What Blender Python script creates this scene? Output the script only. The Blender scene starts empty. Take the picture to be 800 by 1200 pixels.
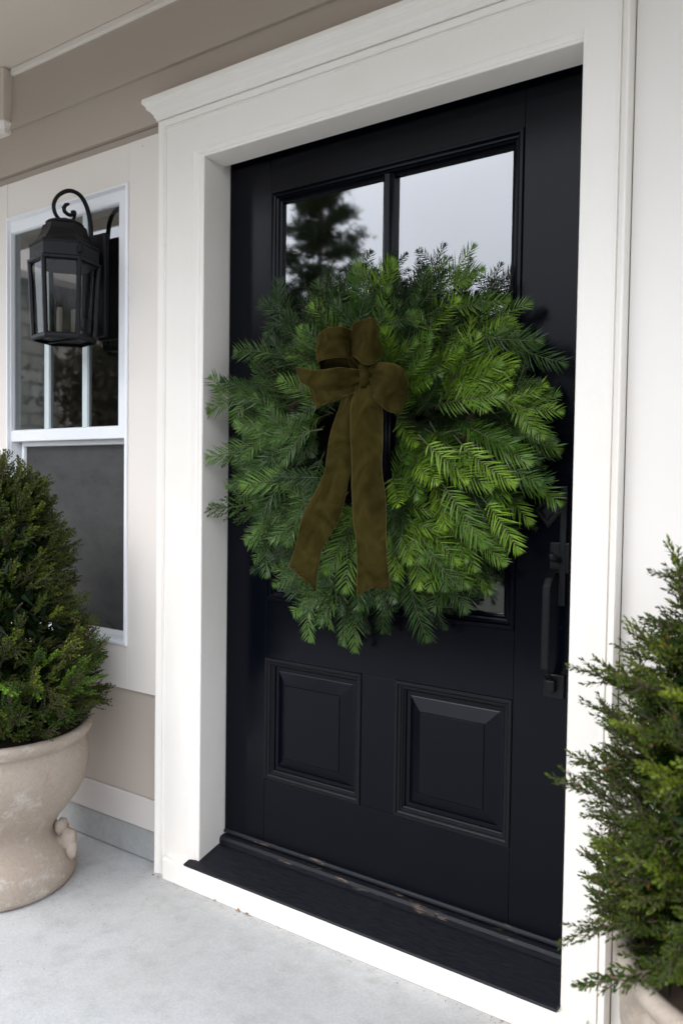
import bpy, bmesh, math, random
from mathutils import Vector, Matrix, Euler, noise
random.seed(7)
R_ = math.radians
C = bpy.context.scene.collection
S = bpy.context.scene

# ------------------------------------------------------------------ camera
CAM = Vector((1.6428, -1.792, 1.0731)); F = 930.62
yaw, pit, rol = R_(34.2935), R_(-2.0233), R_(.7942)
fw = Vector((-math.sin(yaw)*math.cos(pit), math.cos(yaw)*math.cos(pit), math.sin(pit)))
rt0 = Vector((math.cos(yaw), math.sin(yaw), 0)); up0 = rt0.cross(fw)
RT = rt0*math.cos(rol) + up0*math.sin(rol); UP = -rt0*math.sin(rol) + up0*math.cos(rol)
cam = bpy.data.cameras.new('camera'); co = bpy.data.objects.new('camera', cam); C.objects.link(co)
M = Matrix((( RT.x, UP.x, -fw.x, CAM.x), (RT.y, UP.y, -fw.y, CAM.y), (RT.z, UP.z, -fw.z, CAM.z), (0, 0, 0, 1)))
co.matrix_world = M
cam.sensor_fit = 'VERTICAL'; cam.sensor_height = 36; cam.sensor_width = 24; cam.lens = F/1200*36
cam.clip_start = .05; cam.clip_end = 2000
cam.dof.use_dof = True; cam.dof.focus_distance = 2.02; cam.dof.aperture_fstop = 3.2
S.camera = co

def at(u, v, Y):          # a point of the photograph carried to the vertical plane y = Y
    d = fw + RT*((u-400)/F) - UP*((v-600)/F)
    return CAM + d*((Y-CAM.y)/d.y)
def atX(u, v, X):
    d = fw + RT*((u-400)/F) - UP*((v-600)/F)
    return CAM + d*((X-CAM.x)/d.x)

# ------------------------------------------------------------------ light
SUN_EL, SUN_AZ = 43, 206
w = bpy.data.worlds.new('World'); S.world = w; w.use_nodes = True
nt = w.node_tree; nt.nodes.clear()
def N(nt, t, **k):
    n = nt.nodes.new(t)
    for a, b in k.items(): setattr(n, a, b)
    return n
out = N(nt, 'ShaderNodeOutputWorld'); bg = N(nt, 'ShaderNodeBackground'); sky = N(nt, 'ShaderNodeTexSky')
sky.sky_type = 'NISHITA'; sky.sun_disc = False; sky.sun_elevation = R_(SUN_EL); sky.sun_rotation = R_(SUN_AZ)
sky.air_density = 1.0; sky.dust_density = 4.0; sky.ozone_density = 1.0
# high overcast: the clear sky's colour is mostly washed out by an even veil of cloud
hs = N(nt, 'ShaderNodeHueSaturation'); hs.inputs['Saturation'].default_value = .22
mx = N(nt, 'ShaderNodeMix', data_type='RGBA'); mx.inputs[0].default_value = .72
mx.inputs[7].default_value = (21.2, 22.8, 26.0, 1)
tc = N(nt, 'ShaderNodeTexCoord'); cn = N(nt, 'ShaderNodeTexNoise'); cn.inputs['Scale'].default_value = 2.2; cn.inputs['Detail'].default_value = 5
cr = N(nt, 'ShaderNodeMapRange'); cr.inputs[1].default_value = .3; cr.inputs[2].default_value = .7; cr.inputs[3].default_value = .88; cr.inputs[4].default_value = 1.12
ml = N(nt, 'ShaderNodeMix', data_type='RGBA', blend_type='MULTIPLY'); ml.inputs[0].default_value = 1
L = nt.links.new
L(tc.outputs['Generated'], cn.inputs['Vector']); L(cn.outputs['Fac'], cr.inputs[0])
L(sky.outputs[0], hs.inputs['Color']); L(hs.outputs[0], mx.inputs[6]); L(mx.outputs[2], ml.inputs[6]); L(cr.outputs[0], ml.inputs[7])
# an overcast sky is brighter overhead than at the horizon
sx = N(nt, 'ShaderNodeSeparateXYZ'); L(tc.outputs['Generated'], sx.inputs[0]); gr = N(nt, 'ShaderNodeMapRange'); L(sx.outputs[2], gr.inputs[0])
gr.inputs[1].default_value = 0; gr.inputs[2].default_value = 1; gr.inputs[3].default_value = .72; gr.inputs[4].default_value = 1.5
m3 = N(nt, 'ShaderNodeMix', data_type='RGBA', blend_type='MULTIPLY'); m3.inputs[0].default_value = 1; L(ml.outputs[2], m3.inputs[6]); L(gr.outputs[0], m3.inputs[7])
L(m3.outputs[2], bg.inputs[0]); bg.inputs[1].default_value = .15; L(bg.outputs[0], out.inputs[0])
sl = bpy.data.lights.new('sun', 'SUN'); sl.energy = 1.1; sl.angle = R_(26); sl.color = (1, .965, .92)
so = bpy.data.objects.new('sun', sl); C.objects.link(so)
sd = Vector((math.sin(R_(SUN_AZ))*math.cos(R_(SUN_EL)), math.cos(R_(SUN_AZ))*math.cos(R_(SUN_EL)), math.sin(R_(SUN_EL))))
so.rotation_euler = sd.to_track_quat('Z', 'Y').to_euler(); so.location = (0, -8, 9)
S.view_settings.view_transform = 'Standard'; S.view_settings.look = 'None'; S.view_settings.gamma = 1
S.view_settings.exposure = .03
try: S.cycles.max_bounces = 8; S.cycles.transparent_max_bounces = 16
except Exception: pass

# ------------------------------------------------------------------ materials
def mat(name):
    m = bpy.data.materials.new(name); m.use_nodes = True; m.node_tree.nodes.clear(); return m, m.node_tree
def ramp(nt, fac, stops):
    r = N(nt, 'ShaderNodeValToRGB'); e = r.color_ramp.elements
    while len(e) < len(stops): e.new(.5)
    for i, (p, c) in enumerate(stops): e[i].position = p; e[i].color = (*c, 1) if len(c) == 3 else c
    nt.links.new(fac, r.inputs[0]); return r.outputs[0]
def noise_(nt, scale, detail=4, vec=None, rough=.55, dist=0):
    n = N(nt, 'ShaderNodeTexNoise'); n.inputs['Scale'].default_value = scale; n.inputs['Detail'].default_value = detail
    n.inputs['Roughness'].default_value = rough; n.inputs['Distortion'].default_value = dist
    if vec: nt.links.new(vec, n.inputs['Vector'])
    return n.outputs['Fac']
def pos(nt, scale=(1, 1, 1)):
    g = N(nt, 'ShaderNodeTexCoord'); m = N(nt, 'ShaderNodeMapping'); m.inputs['Scale'].default_value = scale
    nt.links.new(g.outputs['Object'], m.inputs['Vector']); return m.outputs[0]
def mixc(nt, fac, a, b, mode='MIX'):
    m = N(nt, 'ShaderNodeMix', data_type='RGBA', blend_type=mode)
    for i, x in ((0, fac), (6, a), (7, b)):
        if hasattr(x, 'is_output'): nt.links.new(x, m.inputs[i])
        elif i == 0: m.inputs[0].default_value = x
        else: m.inputs[i].default_value = (*x, 1)
    return m.outputs[2]
def bump(nt, h, strength, dist=.001, normal=None):
    b = N(nt, 'ShaderNodeBump'); b.inputs['Strength'].default_value = strength; b.inputs['Distance'].default_value = dist
    nt.links.new(h, b.inputs['Height'])
    if normal: nt.links.new(normal, b.inputs['Normal'])
    return b.outputs[0]
def finish(m, nt, col, rough=.5, normal=None, **k):
    p = N(nt, 'ShaderNodeBsdfPrincipled'); o = N(nt, 'ShaderNodeOutputMaterial')
    if hasattr(col, 'is_output'): nt.links.new(col, p.inputs['Base Color'])
    else: p.inputs['Base Color'].default_value = (*col, 1)
    if hasattr(rough, 'is_output'): nt.links.new(rough, p.inputs['Roughness'])
    else: p.inputs['Roughness'].default_value = rough
    if normal: nt.links.new(normal, p.inputs['Normal'])
    for a, b in k.items(): p.inputs[a.replace('_', ' ')].default_value = b
    nt.links.new(p.outputs[0], o.inputs[0]); return m, p, o

def paint(name, col, rough=.45, dirt=(.5, .45, .38), amount=.25, stroke=(6, 6, 1.2), bs=.25, spec=.5, chips=(.30, .24, .18)):
    m, t = mat(name)
    P = pos(t); PS = pos(t, stroke)
    n1 = noise_(t, 3.2, 6, P); n2 = noise_(t, 40, 5, PS); n3 = noise_(t, 160, 3, P)
    f = ramp(t, n1, [(.42, (0, 0, 0)), (.8, (amount,)*3)])
    c = mixc(t, f, col, tuple(col[i]*dirt[i]/.5*.9 for i in range(3)))
    sp = ramp(t, noise_(t, 26, 2, P), [(.80, (0, 0, 0)), (.82, (.4,)*3)])
    c = mixc(t, sp, c, chips)
    rr = ramp(t, n2, [(.3, (rough-.08,)*3), (.7, (rough+.1,)*3)])
    nb = bump(t, n2, bs, .0012); nb = bump(t, n3, bs*.5, .0006, nb); nb = bump(t, noise_(t, 5, 2, P), .12, .01, nb)
    return finish(m, t, c, rr, nb, Specular_IOR_Level=spec)[0]
WHITE = paint('white_paint', (.82, .775, .71), .42, amount=.22, bs=.7)
WHITE2 = paint('white_trim_paint', (.775, .715, .65), .5, amount=.15)
CREAM = paint('panel_paint', (.785, .74, .685), .5, amount=.14)
SASH = paint('sash_vinyl', (.83, .83, .84), .35, amount=.05, bs=.08)
BAR = paint('glazing_bar_glass_dimmed', (.58, .64, .64), .4, amount=.05)  # sash white toned blue-grey: dimming through the glass painted in
TAUPE = paint('siding_paint', (.45, .383, .322), .6, amount=.2, stroke=(1.2, 6, 6), bs=.3)
SKIRT = paint('skirt_paint', (.58, .53, .49), .55, amount=.2, stroke=(1.2, 6, 6))
CEIL = paint('ceiling_paint', (.62, .545, .47), .6, amount=.08)
IRONP = paint('iron_paint', (.0035, .0035, .0045), .42, (.5, .5, .5), .3, (3, 3, 3), .5, .22, (.012, .010, .009))

def door_paint():
    m, t = mat('black_door_paint'); P = pos(t); PS = pos(t, (9, 9, 1))
    n = noise_(t, 30, 5, PS); c = mixc(t, ramp(t, noise_(t, 2.5, 4, P), [(.35, (0,)*3), (.75, (1,)*3)]), (.0009, .0012, .0032), (.0014, .0018, .0042))
    sp = ramp(t, noise_(t, 70, 1, P), [(.80, (0,)*3), (.81, (.5,)*3)])
    c = mixc(t, sp, c, (.02, .018, .016))
    nb = bump(t, n, .07, .0005); nb = bump(t, noise_(t, 4, 2, P), .10, .006, nb)
    rr = ramp(t, n, [(.3, (.15,)*3), (.7, (.21,)*3)])
    return finish(m, t, c, rr, nb, Specular_IOR_Level=.13)[0]
BLACK = door_paint()
def worn_wood(name, thr, lo=(.004, .0045, .007), hi=(.012, .012, .016), spec=.2):
    m, t = mat(name); P = pos(t, (1.2, 14, 14)); P2 = pos(t)
    g = noise_(t, 24, 8, P, .7); wear = noise_(t, 9, 7, pos(t, (1, 5, 5)), .7)
    base = mixc(t, ramp(t, g, [(.35, (0,)*3), (.7, (1,)*3)]), lo, hi)
    f = ramp(t, wear, [(thr, (0,)*3), (thr+.04, (1,)*3)])
    f2 = ramp(t, g, [(.45, (.2,)*3), (.62, (1,)*3)])
    c = mixc(t, mixc(t, 1.0, f, f2, 'MULTIPLY'), base, (.17, .115, .075))
    return finish(m, t, c, ramp(t, g, [(.3, (.42,)*3), (.7, (.62,)*3)]), bump(t, g, .6, .0012), Specular_IOR_Level=spec)[0]
SILL = worn_wood('worn_black_sill', .70); RAIL = worn_wood('scuffed_black_rail', .60); MOULD = worn_wood('aged_black_moulding', .75, (.0018, .002, .0034), (.004, .004, .006), .22)

def concrete(name, a, b, scale=1.0):
    m, t = mat(name); P = pos(t)
    n = noise_(t, 1.9*scale, 12, P, .74, .5); n2 = noise_(t, 14*scale, 8, P, .65); n3 = noise_(t, 190, 4, P, .7)
    c = mixc(t, ramp(t, n, [(.33, (0,)*3), (.68, (1,)*3)]), a, b)
    c = mixc(t, ramp(t, n2, [(.48, (0,)*3), (.75, (.4,)*3)]), c, (.24, .235, .20))
    c = mixc(t, ramp(t, n3, [(.40, (.25,)*3), (.6, (0,)*3)]), c, (.22, .22, .22))
    c = mixc(t, ramp(t, noise_(t, 1.1, 3, P, .6, .3), [(.56, (0,)*3), (.70, (.35,)*3)]), c, (.33, .325, .28))
    v = N(t, 'ShaderNodeTexVoronoi'); v.inputs['Scale'].default_value = 55; t.links.new(P, v.inputs['Vector'])
    c = mixc(t, ramp(t, v.outputs['Distance'], [(.0, (.4,)*3), (.09, (0,)*3)]), c, (.2, .19, .17))
    nb = bump(t, n3, .35, .0015); nb = bump(t, n2, .2, .004, nb)
    return finish(m, t, c, ramp(t, n2, [(.3, (.5,)*3), (.7, (.75,)*3)]), nb)[0]
CONC = concrete('porch_concrete', (.435, .43, .418), (.53, .527, .515))
CURB = concrete('curb_concrete', (.31, .31, .295), (.43, .43, .415), 3)

def clay(name):
    m, t = mat(name); P = pos(t); PB = pos(t, (1, 1, 1.3))
    n = noise_(t, 5, 8, P, .62, .6); n2 = noise_(t, 11, 9, PB, .78); n3 = noise_(t, 120, 4, P, .7)
    c = mixc(t, ramp(t, n, [(.36, (0,)*3), (.66, (1,)*3)]), (.36, .285, .22), (.41, .35, .285))
    c = mixc(t, ramp(t, n2, [(.54, (0,)*3), (.66, (.75,)*3)]), c, (.54, .49, .43))
    c = mixc(t, ramp(t, noise_(t, 8, 6, P, .7, 1.), [(.60, (0,)*3), (.74, (.6,)*3)]), c, (.32, .21, .15))
    c = mixc(t, ramp(t, n3, [(.35, (.4,)*3), (.5, (0,)*3)]), c, (.26, .21, .18))
    nb = bump(t, n3, .5, .0015); nb = bump(t, n2, .4, .003, nb)
    return finish(m, t, c, .85, nb, Specular_IOR_Level=.25)[0]
CLAY = clay('weathered_clay')

def glassy(name, ior, rough, tint=(1, 1, 1)):
    m, t = mat(name); tr = N(t, 'ShaderNodeBsdfTransparent'); gl = N(t, 'ShaderNodeBsdfGlossy'); fr = N(t, 'ShaderNodeFresnel'); mx = N(t, 'ShaderNodeMixShader'); o = N(t, 'ShaderNodeOutputMaterial')
    bf = N(t, 'ShaderNodeNewGeometry'); inv = N(t, 'ShaderNodeMath', operation='SUBTRACT'); inv.inputs[0].default_value = 1; t.links.new(bf.outputs['Backfacing'], inv.inputs[1]); mf = N(t, 'ShaderNodeMath', operation='MULTIPLY'); t.links.new(fr.outputs[0], mf.inputs[0]); t.links.new(inv.outputs[0], mf.inputs[1])
    tr.inputs[0].default_value = (*tint, 1); gl.inputs['Roughness'].default_value = rough; fr.inputs[0].default_value = ior
    nb = bump(t, noise_(t, 2.2, 2, pos(t)), .25, .004)
    t.links.new(nb, gl.inputs['Normal'])
    t.links.new(mf.outputs[0], mx.inputs[0]); t.links.new(tr.outputs[0], mx.inputs[1]); t.links.new(gl.outputs[0], mx.inputs[2]); t.links.new(mx.outputs[0], o.inputs[0])
    return m
GLASS = glassy('door_glass', 3.1, .028, (.75, .78, .78)); WGLASS = glassy('window_glass', 2.6, .02, (.6, .63, .62)); LGLASS = glassy('lantern_glass', 1.35, .05, (.62, .62, .60))
def screen_mat():
    m, t = mat('insect_screen'); tr = N(t, 'ShaderNodeBsdfTransparent'); d = N(t, 'ShaderNodeBsdfDiffuse'); mx = N(t, 'ShaderNodeMixShader'); o = N(t, 'ShaderNodeOutputMaterial')
    n = noise_(t, 7, 5, pos(t, (1, 1, 2.2)), .65); n2 = noise_(t, 26, 4, pos(t, (1, 1, 2)))
    c = mixc(t, ramp(t, n, [(.35, (0,)*3), (.72, (1,)*3)]), (.074, .073, .070), (.100, .098, .094))
    c = mixc(t, ramp(t, n2, [(.6, (0,)*3), (.75, (.4,)*3)]), c, (.115, .113, .108))
    t.links.new(c, d.inputs[0]); mx.inputs[0].default_value = .82
    t.links.new(tr.outputs[0], mx.inputs[1]); t.links.new(d.outputs[0], mx.inputs[2]); t.links.new(mx.outputs[0], o.inputs[0]); return m
SCREEN = screen_mat()
def plain(name, col, rough=.6, **k):
    m, t = mat(name); n = noise_(t, 12, 5, pos(t)); c = mixc(t, ramp(t, n, [(.3, (0,)*3), (.75, (1,)*3)]), tuple(x*.75 for x in col), tuple(min(1, x*1.2) for x in col))
    return finish(m, t, c, rough, bump(t, noise_(t, 60, 4, pos(t)), .3, .002), **k)[0]
ROOM = plain('dark_room', (.012, .011, .010), .9); CURTAIN = plain('dim_curtain', (.06, .055, .05), .9)
CANDLE = plain('candle_sleeve', (.30, .28, .24), .5); SOIL = plain('soil', (.07, .045, .03), .95)
BARK = plain('bark', (.10, .07, .05), .9); TWIG = plain('twig', (.045, .048, .018), .8); DEAD = plain('dead_leaf', (.28, .15, .075), .8)
LAWN = plain('lawn_soil', (.03, .034, .018), .95); PAVE = concrete('walk_concrete', (.3, .3, .3), (.38, .38, .37))
def velvet(name, a, b):
    m, t = mat(name); P = pos(t); n = noise_(t, 13, 5, P, .6, 1.2)
    c = mixc(t, ramp(t, n, [(.3, (0,)*3), (.7, (1,)*3)]), a, b)
    return finish(m, t, c, .8, bump(t, noise_(t, 900, 2, P), .3, .0006), Specular_IOR_Level=.0, Sheen_Weight=.22, Sheen_Roughness=.35, Sheen_Tint=(.5, .36, .12, 1))[0]
VELVET = velvet('olive_velvet', (.012, .0095, .0022), (.038, .030, .0085)); EDGE = velvet('ribbon_edge', (.045, .036, .012), (.075, .06, .022))

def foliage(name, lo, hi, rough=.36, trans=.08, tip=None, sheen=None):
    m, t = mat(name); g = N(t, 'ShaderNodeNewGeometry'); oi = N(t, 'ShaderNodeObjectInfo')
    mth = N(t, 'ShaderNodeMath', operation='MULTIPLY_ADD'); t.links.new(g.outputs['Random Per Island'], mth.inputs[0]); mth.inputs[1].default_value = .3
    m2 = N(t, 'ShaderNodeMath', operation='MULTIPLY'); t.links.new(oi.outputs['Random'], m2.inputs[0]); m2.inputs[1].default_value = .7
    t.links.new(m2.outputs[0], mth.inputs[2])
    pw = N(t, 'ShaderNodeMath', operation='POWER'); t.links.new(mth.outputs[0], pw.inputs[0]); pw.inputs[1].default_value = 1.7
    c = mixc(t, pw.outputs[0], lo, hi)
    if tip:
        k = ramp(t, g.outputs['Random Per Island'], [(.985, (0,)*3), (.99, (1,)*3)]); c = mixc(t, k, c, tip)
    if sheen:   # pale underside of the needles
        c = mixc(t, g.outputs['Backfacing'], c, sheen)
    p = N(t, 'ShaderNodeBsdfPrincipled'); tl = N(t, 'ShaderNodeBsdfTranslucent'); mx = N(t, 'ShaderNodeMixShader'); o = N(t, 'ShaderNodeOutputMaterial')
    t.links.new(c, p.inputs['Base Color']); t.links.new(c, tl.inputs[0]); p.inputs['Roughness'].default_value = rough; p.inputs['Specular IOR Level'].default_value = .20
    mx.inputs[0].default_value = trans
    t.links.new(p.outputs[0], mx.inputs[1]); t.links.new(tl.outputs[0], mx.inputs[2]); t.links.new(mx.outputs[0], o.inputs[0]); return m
FIR_BRIGHT = foliage('fir_bright', (.016, .054, .003), (.19, .305, .024), .38)
FIR_MID = foliage('fir_mid', (.007, .027, .003), (.115, .205, .028), .36, sheen=(.12, .20, .065))
FIR_BLUE = foliage('fir_blue', (.006, .023, .003), (.10, .18, .038), .34, sheen=(.15, .235, .09))
FIR_DARK = foliage('fir_dark', (.003, .011, .001), (.022, .055, .005), .45)  # deep green, also used to paint shade into foliage cores
CEDAR = foliage('cedar_green', (.008, .026, .003), (.06, .13, .016), .5)
SHRUB_L = foliage('shrub_olive', (.020, .040, .002), (.165, .21, .016), .5, tip=(.22, .09, .02))
SHRUB_L2 = foliage('shrub_fresh', (.032, .090, .006), (.17, .31, .026), .5)
SHRUB_R = foliage('shrub_yew', (.022, .045, .003), (.175, .225, .016), .42, tip=(.25, .10, .03))
TREE_G = foliage('tree_green', (.02, .035, .012), (.05, .075, .03), .6, .15)
TREE_B = foliage('tree_brown', (.07, .06, .035), (.17, .145, .10), .7, .15)

# ------------------------------------------------------------------ builders
class MB:
    def __init__(s): s.v = []; s.f = []
    def add(s, vs, fs):
        o = len(s.v); s.v += [tuple(v) for v in vs]; s.f += [tuple(i+o for i in f) for f in fs]; return s
    def box(s, x0, x1, y0, y1, z0, z1):
        return s.add([(x, y, z) for x in (x0, x1) for y in (y0, y1) for z in (z0, z1)],
                     [(0, 1, 3, 2), (4, 6, 7, 5), (0, 4, 5, 1), (2, 3, 7, 6), (0, 2, 6, 4), (1, 5, 7, 3)])
    def rings(s, rings, closed=True, cap0=False, cap1=False, loop=False):
        n = len(rings[0]); vs = [p for r in rings for p in r]; fs = []
        m = len(rings)
        for i in range(m if loop else m-1):
            for j in range(n if closed else n-1):
                a = i*n+j; b = i*n+(j+1) % n; c = ((i+1) % m)*n+(j+1) % n; d = ((i+1) % m)*n+j
                fs.append((a, b, c, d))
        if cap0: fs.append(tuple(range(n))[::-1])
        if cap1: fs.append(tuple((m-1)*n+j for j in range(n)))
        return s.add(vs, fs)
    def tube(s, pts, rad, n=8):
        pts = [Vector(p) for p in pts]; rs = rad if isinstance(rad, (list, tuple)) else [rad]*len(pts)
        rings = []; prev = None
        for i, p in enumerate(pts):
            d = (pts[min(i+1, len(pts)-1)]-pts[max(i-1, 0)])
            d = d.normalized() if d.length > 1e-9 else Vector((0, 0, 1))
            if prev is None: a = d.orthogonal().normalized()
            else: a = (prev-d*prev.dot(d)); a = a.normalized() if a.length > 1e-6 else d.orthogonal().normalized()
            prev = a; b = d.cross(a)
            rings.append([p+(a*math.cos(2*math.pi*k/n)+b*math.sin(2*math.pi*k/n))*rs[i] for k in range(n)])
        return s.rings(rings, True, True, True)
    def lathe(s, cx, cy, prof, n=48, cap0=False, cap1=False, wob=0):
        rings = []
        for r, z in prof:
            rings.append([(cx+(r+wob*(noise.noise(Vector((math.cos(2*math.pi*k/n)*2, math.sin(2*math.pi*k/n)*2, z*6)))))*math.cos(2*math.pi*k/n),
                           cy+(r+wob*(noise.noise(Vector((math.cos(2*math.pi*k/n)*2, math.sin(2*math.pi*k/n)*2, z*6)))))*math.sin(2*math.pi*k/n), z) for k in range(n)])
        return s.rings(rings, True, cap0, cap1)
    def mesh(s, name, m, smooth=False, mats=None):
        me = bpy.data.meshes.new(name); me.from_pydata(s.v, [], s.f); me.update()
        if m: me.materials.append(m)
        if smooth: me.polygons.foreach_set('use_smooth', [True]*len(me.polygons))
        return me
    def build(s, name, m, parent=None, smooth=False, bevel=0, fix=False, **p):
        me = s.mesh(name, m, smooth)
        if fix:
            b = bmesh.new(); b.from_mesh(me); bmesh.ops.recalc_face_normals(b, faces=b.faces); b.to_mesh(me); b.free()
            if smooth: me.polygons.foreach_set('use_smooth', [True]*len(me.polygons))
        o = bpy.data.objects.new(name, me); C.objects.link(o)
        if parent:
            o.parent = parent
            q = parent
            T = Matrix.Identity(4)
            while q: T = q.matrix_basis @ T; q = q.parent
            o.matrix_parent_inverse = Matrix.Identity(4); o.matrix_basis = T.inverted()
        if bevel:
            bv = o.modifiers.new('bevel', 'BEVEL'); bv.width = bevel; bv.segments = 2; bv.limit_method = 'ANGLE'; bv.angle_limit = R_(40)
        for k, v in p.items(): o[k] = v
        return o
def thing(name, label, cat, loc=(0, 0, 0), group=None):
    o = bpy.data.objects.new(name, None); C.objects.link(o); o.location = loc; o.empty_display_size = .1
    o['label'] = label; o['category'] = cat
    if group: o['group'] = group
    return o
def link(name, me, parent=None, mw=None):
    o = bpy.data.objects.new(name, me); C.objects.link(o)
    if parent:
        o.parent = parent; o.matrix_basis = Matrix.Translation(-parent.location) @ (mw or Matrix.Identity(4))
    elif mw: o.matrix_basis = mw
    return o
def frame_sweep(x0, x1, z0, z1, prof):      # a mitred rectangular moulding: prof = [(inset, y)]
    return [[(x0+i, y, z0+i), (x1-i, y, z0+i), (x1-i, y, z1-i), (x0+i, y, z1-i)] for i, y in prof]

FLOOR = -.13; WALLY = -.080
# ------------------------------------------------------------------ ground, floor, ceiling
MB().box(-400, 400, -400, 400, -.75, -.55).build('lawn', LAWN, kind='structure')
MB().box(.1, 1.5, -14, -3.3, -.548, -.50).build('path', PAVE, kind='structure', bevel=.01)
MB().box(-3.6, 3.8, -3.2, .30, -.56, FLOOR).build('porch_floor', CONC, kind='structure', bevel=.012)
MB().box(-.3, 2.2, -3.6, -3.203, -.56, -.34).build('porch_step', CONC, kind='structure', bevel=.012)
MB().box(-3.5, 3.7, -1.42, .3, 2.530, 2.75).build('porch_ceiling', CEIL, kind='structure')
# plinth of concrete under the siding
cb = MB(); cb.box(-3.5, -.176, -.085, .2, FLOOR+.002, -.024); cb.build('foundation_curb', CURB, kind='structure', bevel=.008)
# back of the house: dark rooms behind the glass (closed shells)
rm = MB(); rm.box(-.1, 1.25, .30, .33, -.13, 2.5); rm.box(-.13, -.10, .06, .33, -.13, 2.5); rm.box(1.25, 1.28, .06, .33, -.13, 2.5); rm.box(-.13, 1.28, .06, .33, 2.05, 2.08)
rm.box(-.13, 1.28, .065, .33, -.13, -.06)
rm.build('hall_interior', ROOM, kind='structure')
r2 = MB(); r2.box(-3.5, -.14, .5, .53, -.1, 2.5); r2.box(-.17, -.14, .01, .5, -.1, 2.5); r2.box(-3.5, -3.47, .01, .5, -.1, 2.5)
r2.build('room_interior', ROOM, kind='structure')
r3 = MB(); r3.box(-3.6, 3.8, .6, .9, -.5, 2.8); r3.box(-3.6, -3.5, -.07, .9, -.5, 2.8); r3.box(3.7, 3.8, -.07, .9, -.5, 2.8); r3.build('house_shell', ROOM, kind='structure')

tr = thing('ceiling_trim', 'thin pale trim strip where porch ceiling meets taupe siding', 'trim', (0, -.08, 2.5))
MB().box(-.962, 3.7, -.094, -.070, 2.506, 2.529).build('strip', WHITE2, tr, bevel=.003)
bmh = thing('beam_end', 'pale boxed beam with moulded lower edge under ceiling at far left', 'beam', (-1.3, -.1, 2.3))
MB().box(-3.4, -.968, -.118, -.066, 2.345, 2.529).build('box', CEIL, bmh, bevel=.003)
mb = MB()
rg = []
for p, z in ((0, 2.3448), (0, 2.338), (-.006, 2.330), (-.014, 2.322), (-.016, 2.312), (-.018, 2.306)):
    rg.append([(-3.4, -.122-p, z), (-.962+p, -.122-p, z), (-.962+p, -.066, z), (-3.4, -.066, z)])
mb.rings(rg, True, True, True).build('cove_moulding', WHITE2, bmh, bevel=.001, fix=True)

# ------------------------------------------------------------------ house wall
wall = thing('house_wall', 'taupe lap siding with pale skirt board around window beside the door', 'wall', (-.6, WALLY, 0))
def siding(x0, x1, z0, z1, m=TAUPE, proud=.010):
    b = MB(); b.rings([[(x, WALLY-proud, z0), (x, WALLY-proud*.999, z0+.001), (x, WALLY-.001, z1), (x, .0, z1), (x, .0, z0)] for x in (x0, x1)], True, True, True)
    return b.build('siding_board', m, wall, fix=True)
siding(-3.5, -.1765, .078, .4055)
MB().box(-3.5, -.1765, WALLY-.016, 0, -.0225, .076).build('skirt_board', SKIRT, wall, bevel=.003)
siding(-3.5, 3.7, 2.162, 2.3195); siding(-3.5, 3.7, 2.3205, 2.529); 
MB().box(-3.5, 3.7, -.075, 0, 2.129, 2.161).build('siding_board', TAUPE, wall, bevel=.002)
# backing behind the boards (above the door head)
MB().box(-.17, 1.20, -.06, 0, 2.055, 2.139).build('sheathing', ROOM, wall)
pr = thing('wall_panel', 'smooth pale wall panel right of the door casing behind the right shrub', 'wall', (2.2, WALLY, 0))
MB().box(1.1935, 3.7, WALLY-.002, 0, FLOOR+.001, 2.159).build('panel', CREAM, pr)

# window trim (flat boards), the window opening runs x -1.075..-.378
WX0, WX1, WZ0, WZ1 = -.980, -.334, .546, 2.007
wt = thing('window_trim', 'flat off-white boards framing the tall window left of the door', 'trim', (-.7, WALLY, .4))
TY = WALLY-.014
MB().box(WX1, -.1775, TY, .0, .407, 2.128).build('side_board', WHITE2, wt, bevel=.002)
MB().box(-1.34, WX0, TY, .0, .407, 2.128).build('side_board', WHITE2, wt, bevel=.002)
MB().box(WX0+.0006, WX1-.0006, TY+.001, .0, .407, WZ0).build('lower_board', WHITE2, wt, bevel=.002)
MB().box(WX0+.0006, WX1-.0006, TY+.001, .0, WZ1, 2.128).build('head_board', WHITE2, wt, bevel=.002)
MB().box(-3.5, -1.3405, TY+.004, .0, .407, 2.128).build('wide_board', WHITE2, wt)

# ------------------------------------------------------------------ window
win = thing('window', 'white double-hung window with three upper lights and screened lower sash', 'window', (-.72, -.03, .5))
MB().rings(frame_sweep(WX0+.001, WX1-.001, WZ0+.001, WZ1-.001, [(0, .05), (0, TY-.006), (.009, TY-.008), (.011, TY+.004), (.013, TY+.0045), (.013, .05)]), True).build('frame', SASH, win, bevel=.001, fix=True)
us = MB().rings(frame_sweep(WX0-.034, WX1-.018, 1.209, WZ1-.013, [(0, .0), (0, -.086), (.002, -.088), (.036, -.088), (.040, -.084), (.042, -.078), (.042, -.03)]), True).build('upper_sash', SASH, win, bevel=.001, fix=True)
GX0, GX1 = WX0+.007, WX1-.059
MB().box(GX0-.004, GX1+.004, -.0745, -.0705, 1.245, WZ1-.05).build('pane', WGLASS, us)
for x in (-.766, -.561):
    MB().box(x-.0125, x+.0125, -.0835, -.0750, 1.250, WZ1-.054).build('glazing_bar', BAR, us)
ls = MB().rings(frame_sweep(WX0+.020, WX1-.0165, WZ0+.022, 1.228, [(0, .03), (0, -.036), (.030, -.036), (.034, -.030), (.036, -.01)]), True).build('lower_sash', SASH, win, bevel=.001, fix=True)
MB().box(WX0+.05, WX1-.045, -.022, -.018, WZ0+.05, 1.20).build('pane', WGLASS, ls)
sc = MB().rings(frame_sweep(WX0+.028, WX1-.0162, WZ0+.018, 1.2080, [(0, -.040), (0, -.056), (.014, -.056), (.016, -.046)]), True).build('screen_frame', SASH, win, bevel=.001, fix=True)
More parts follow.
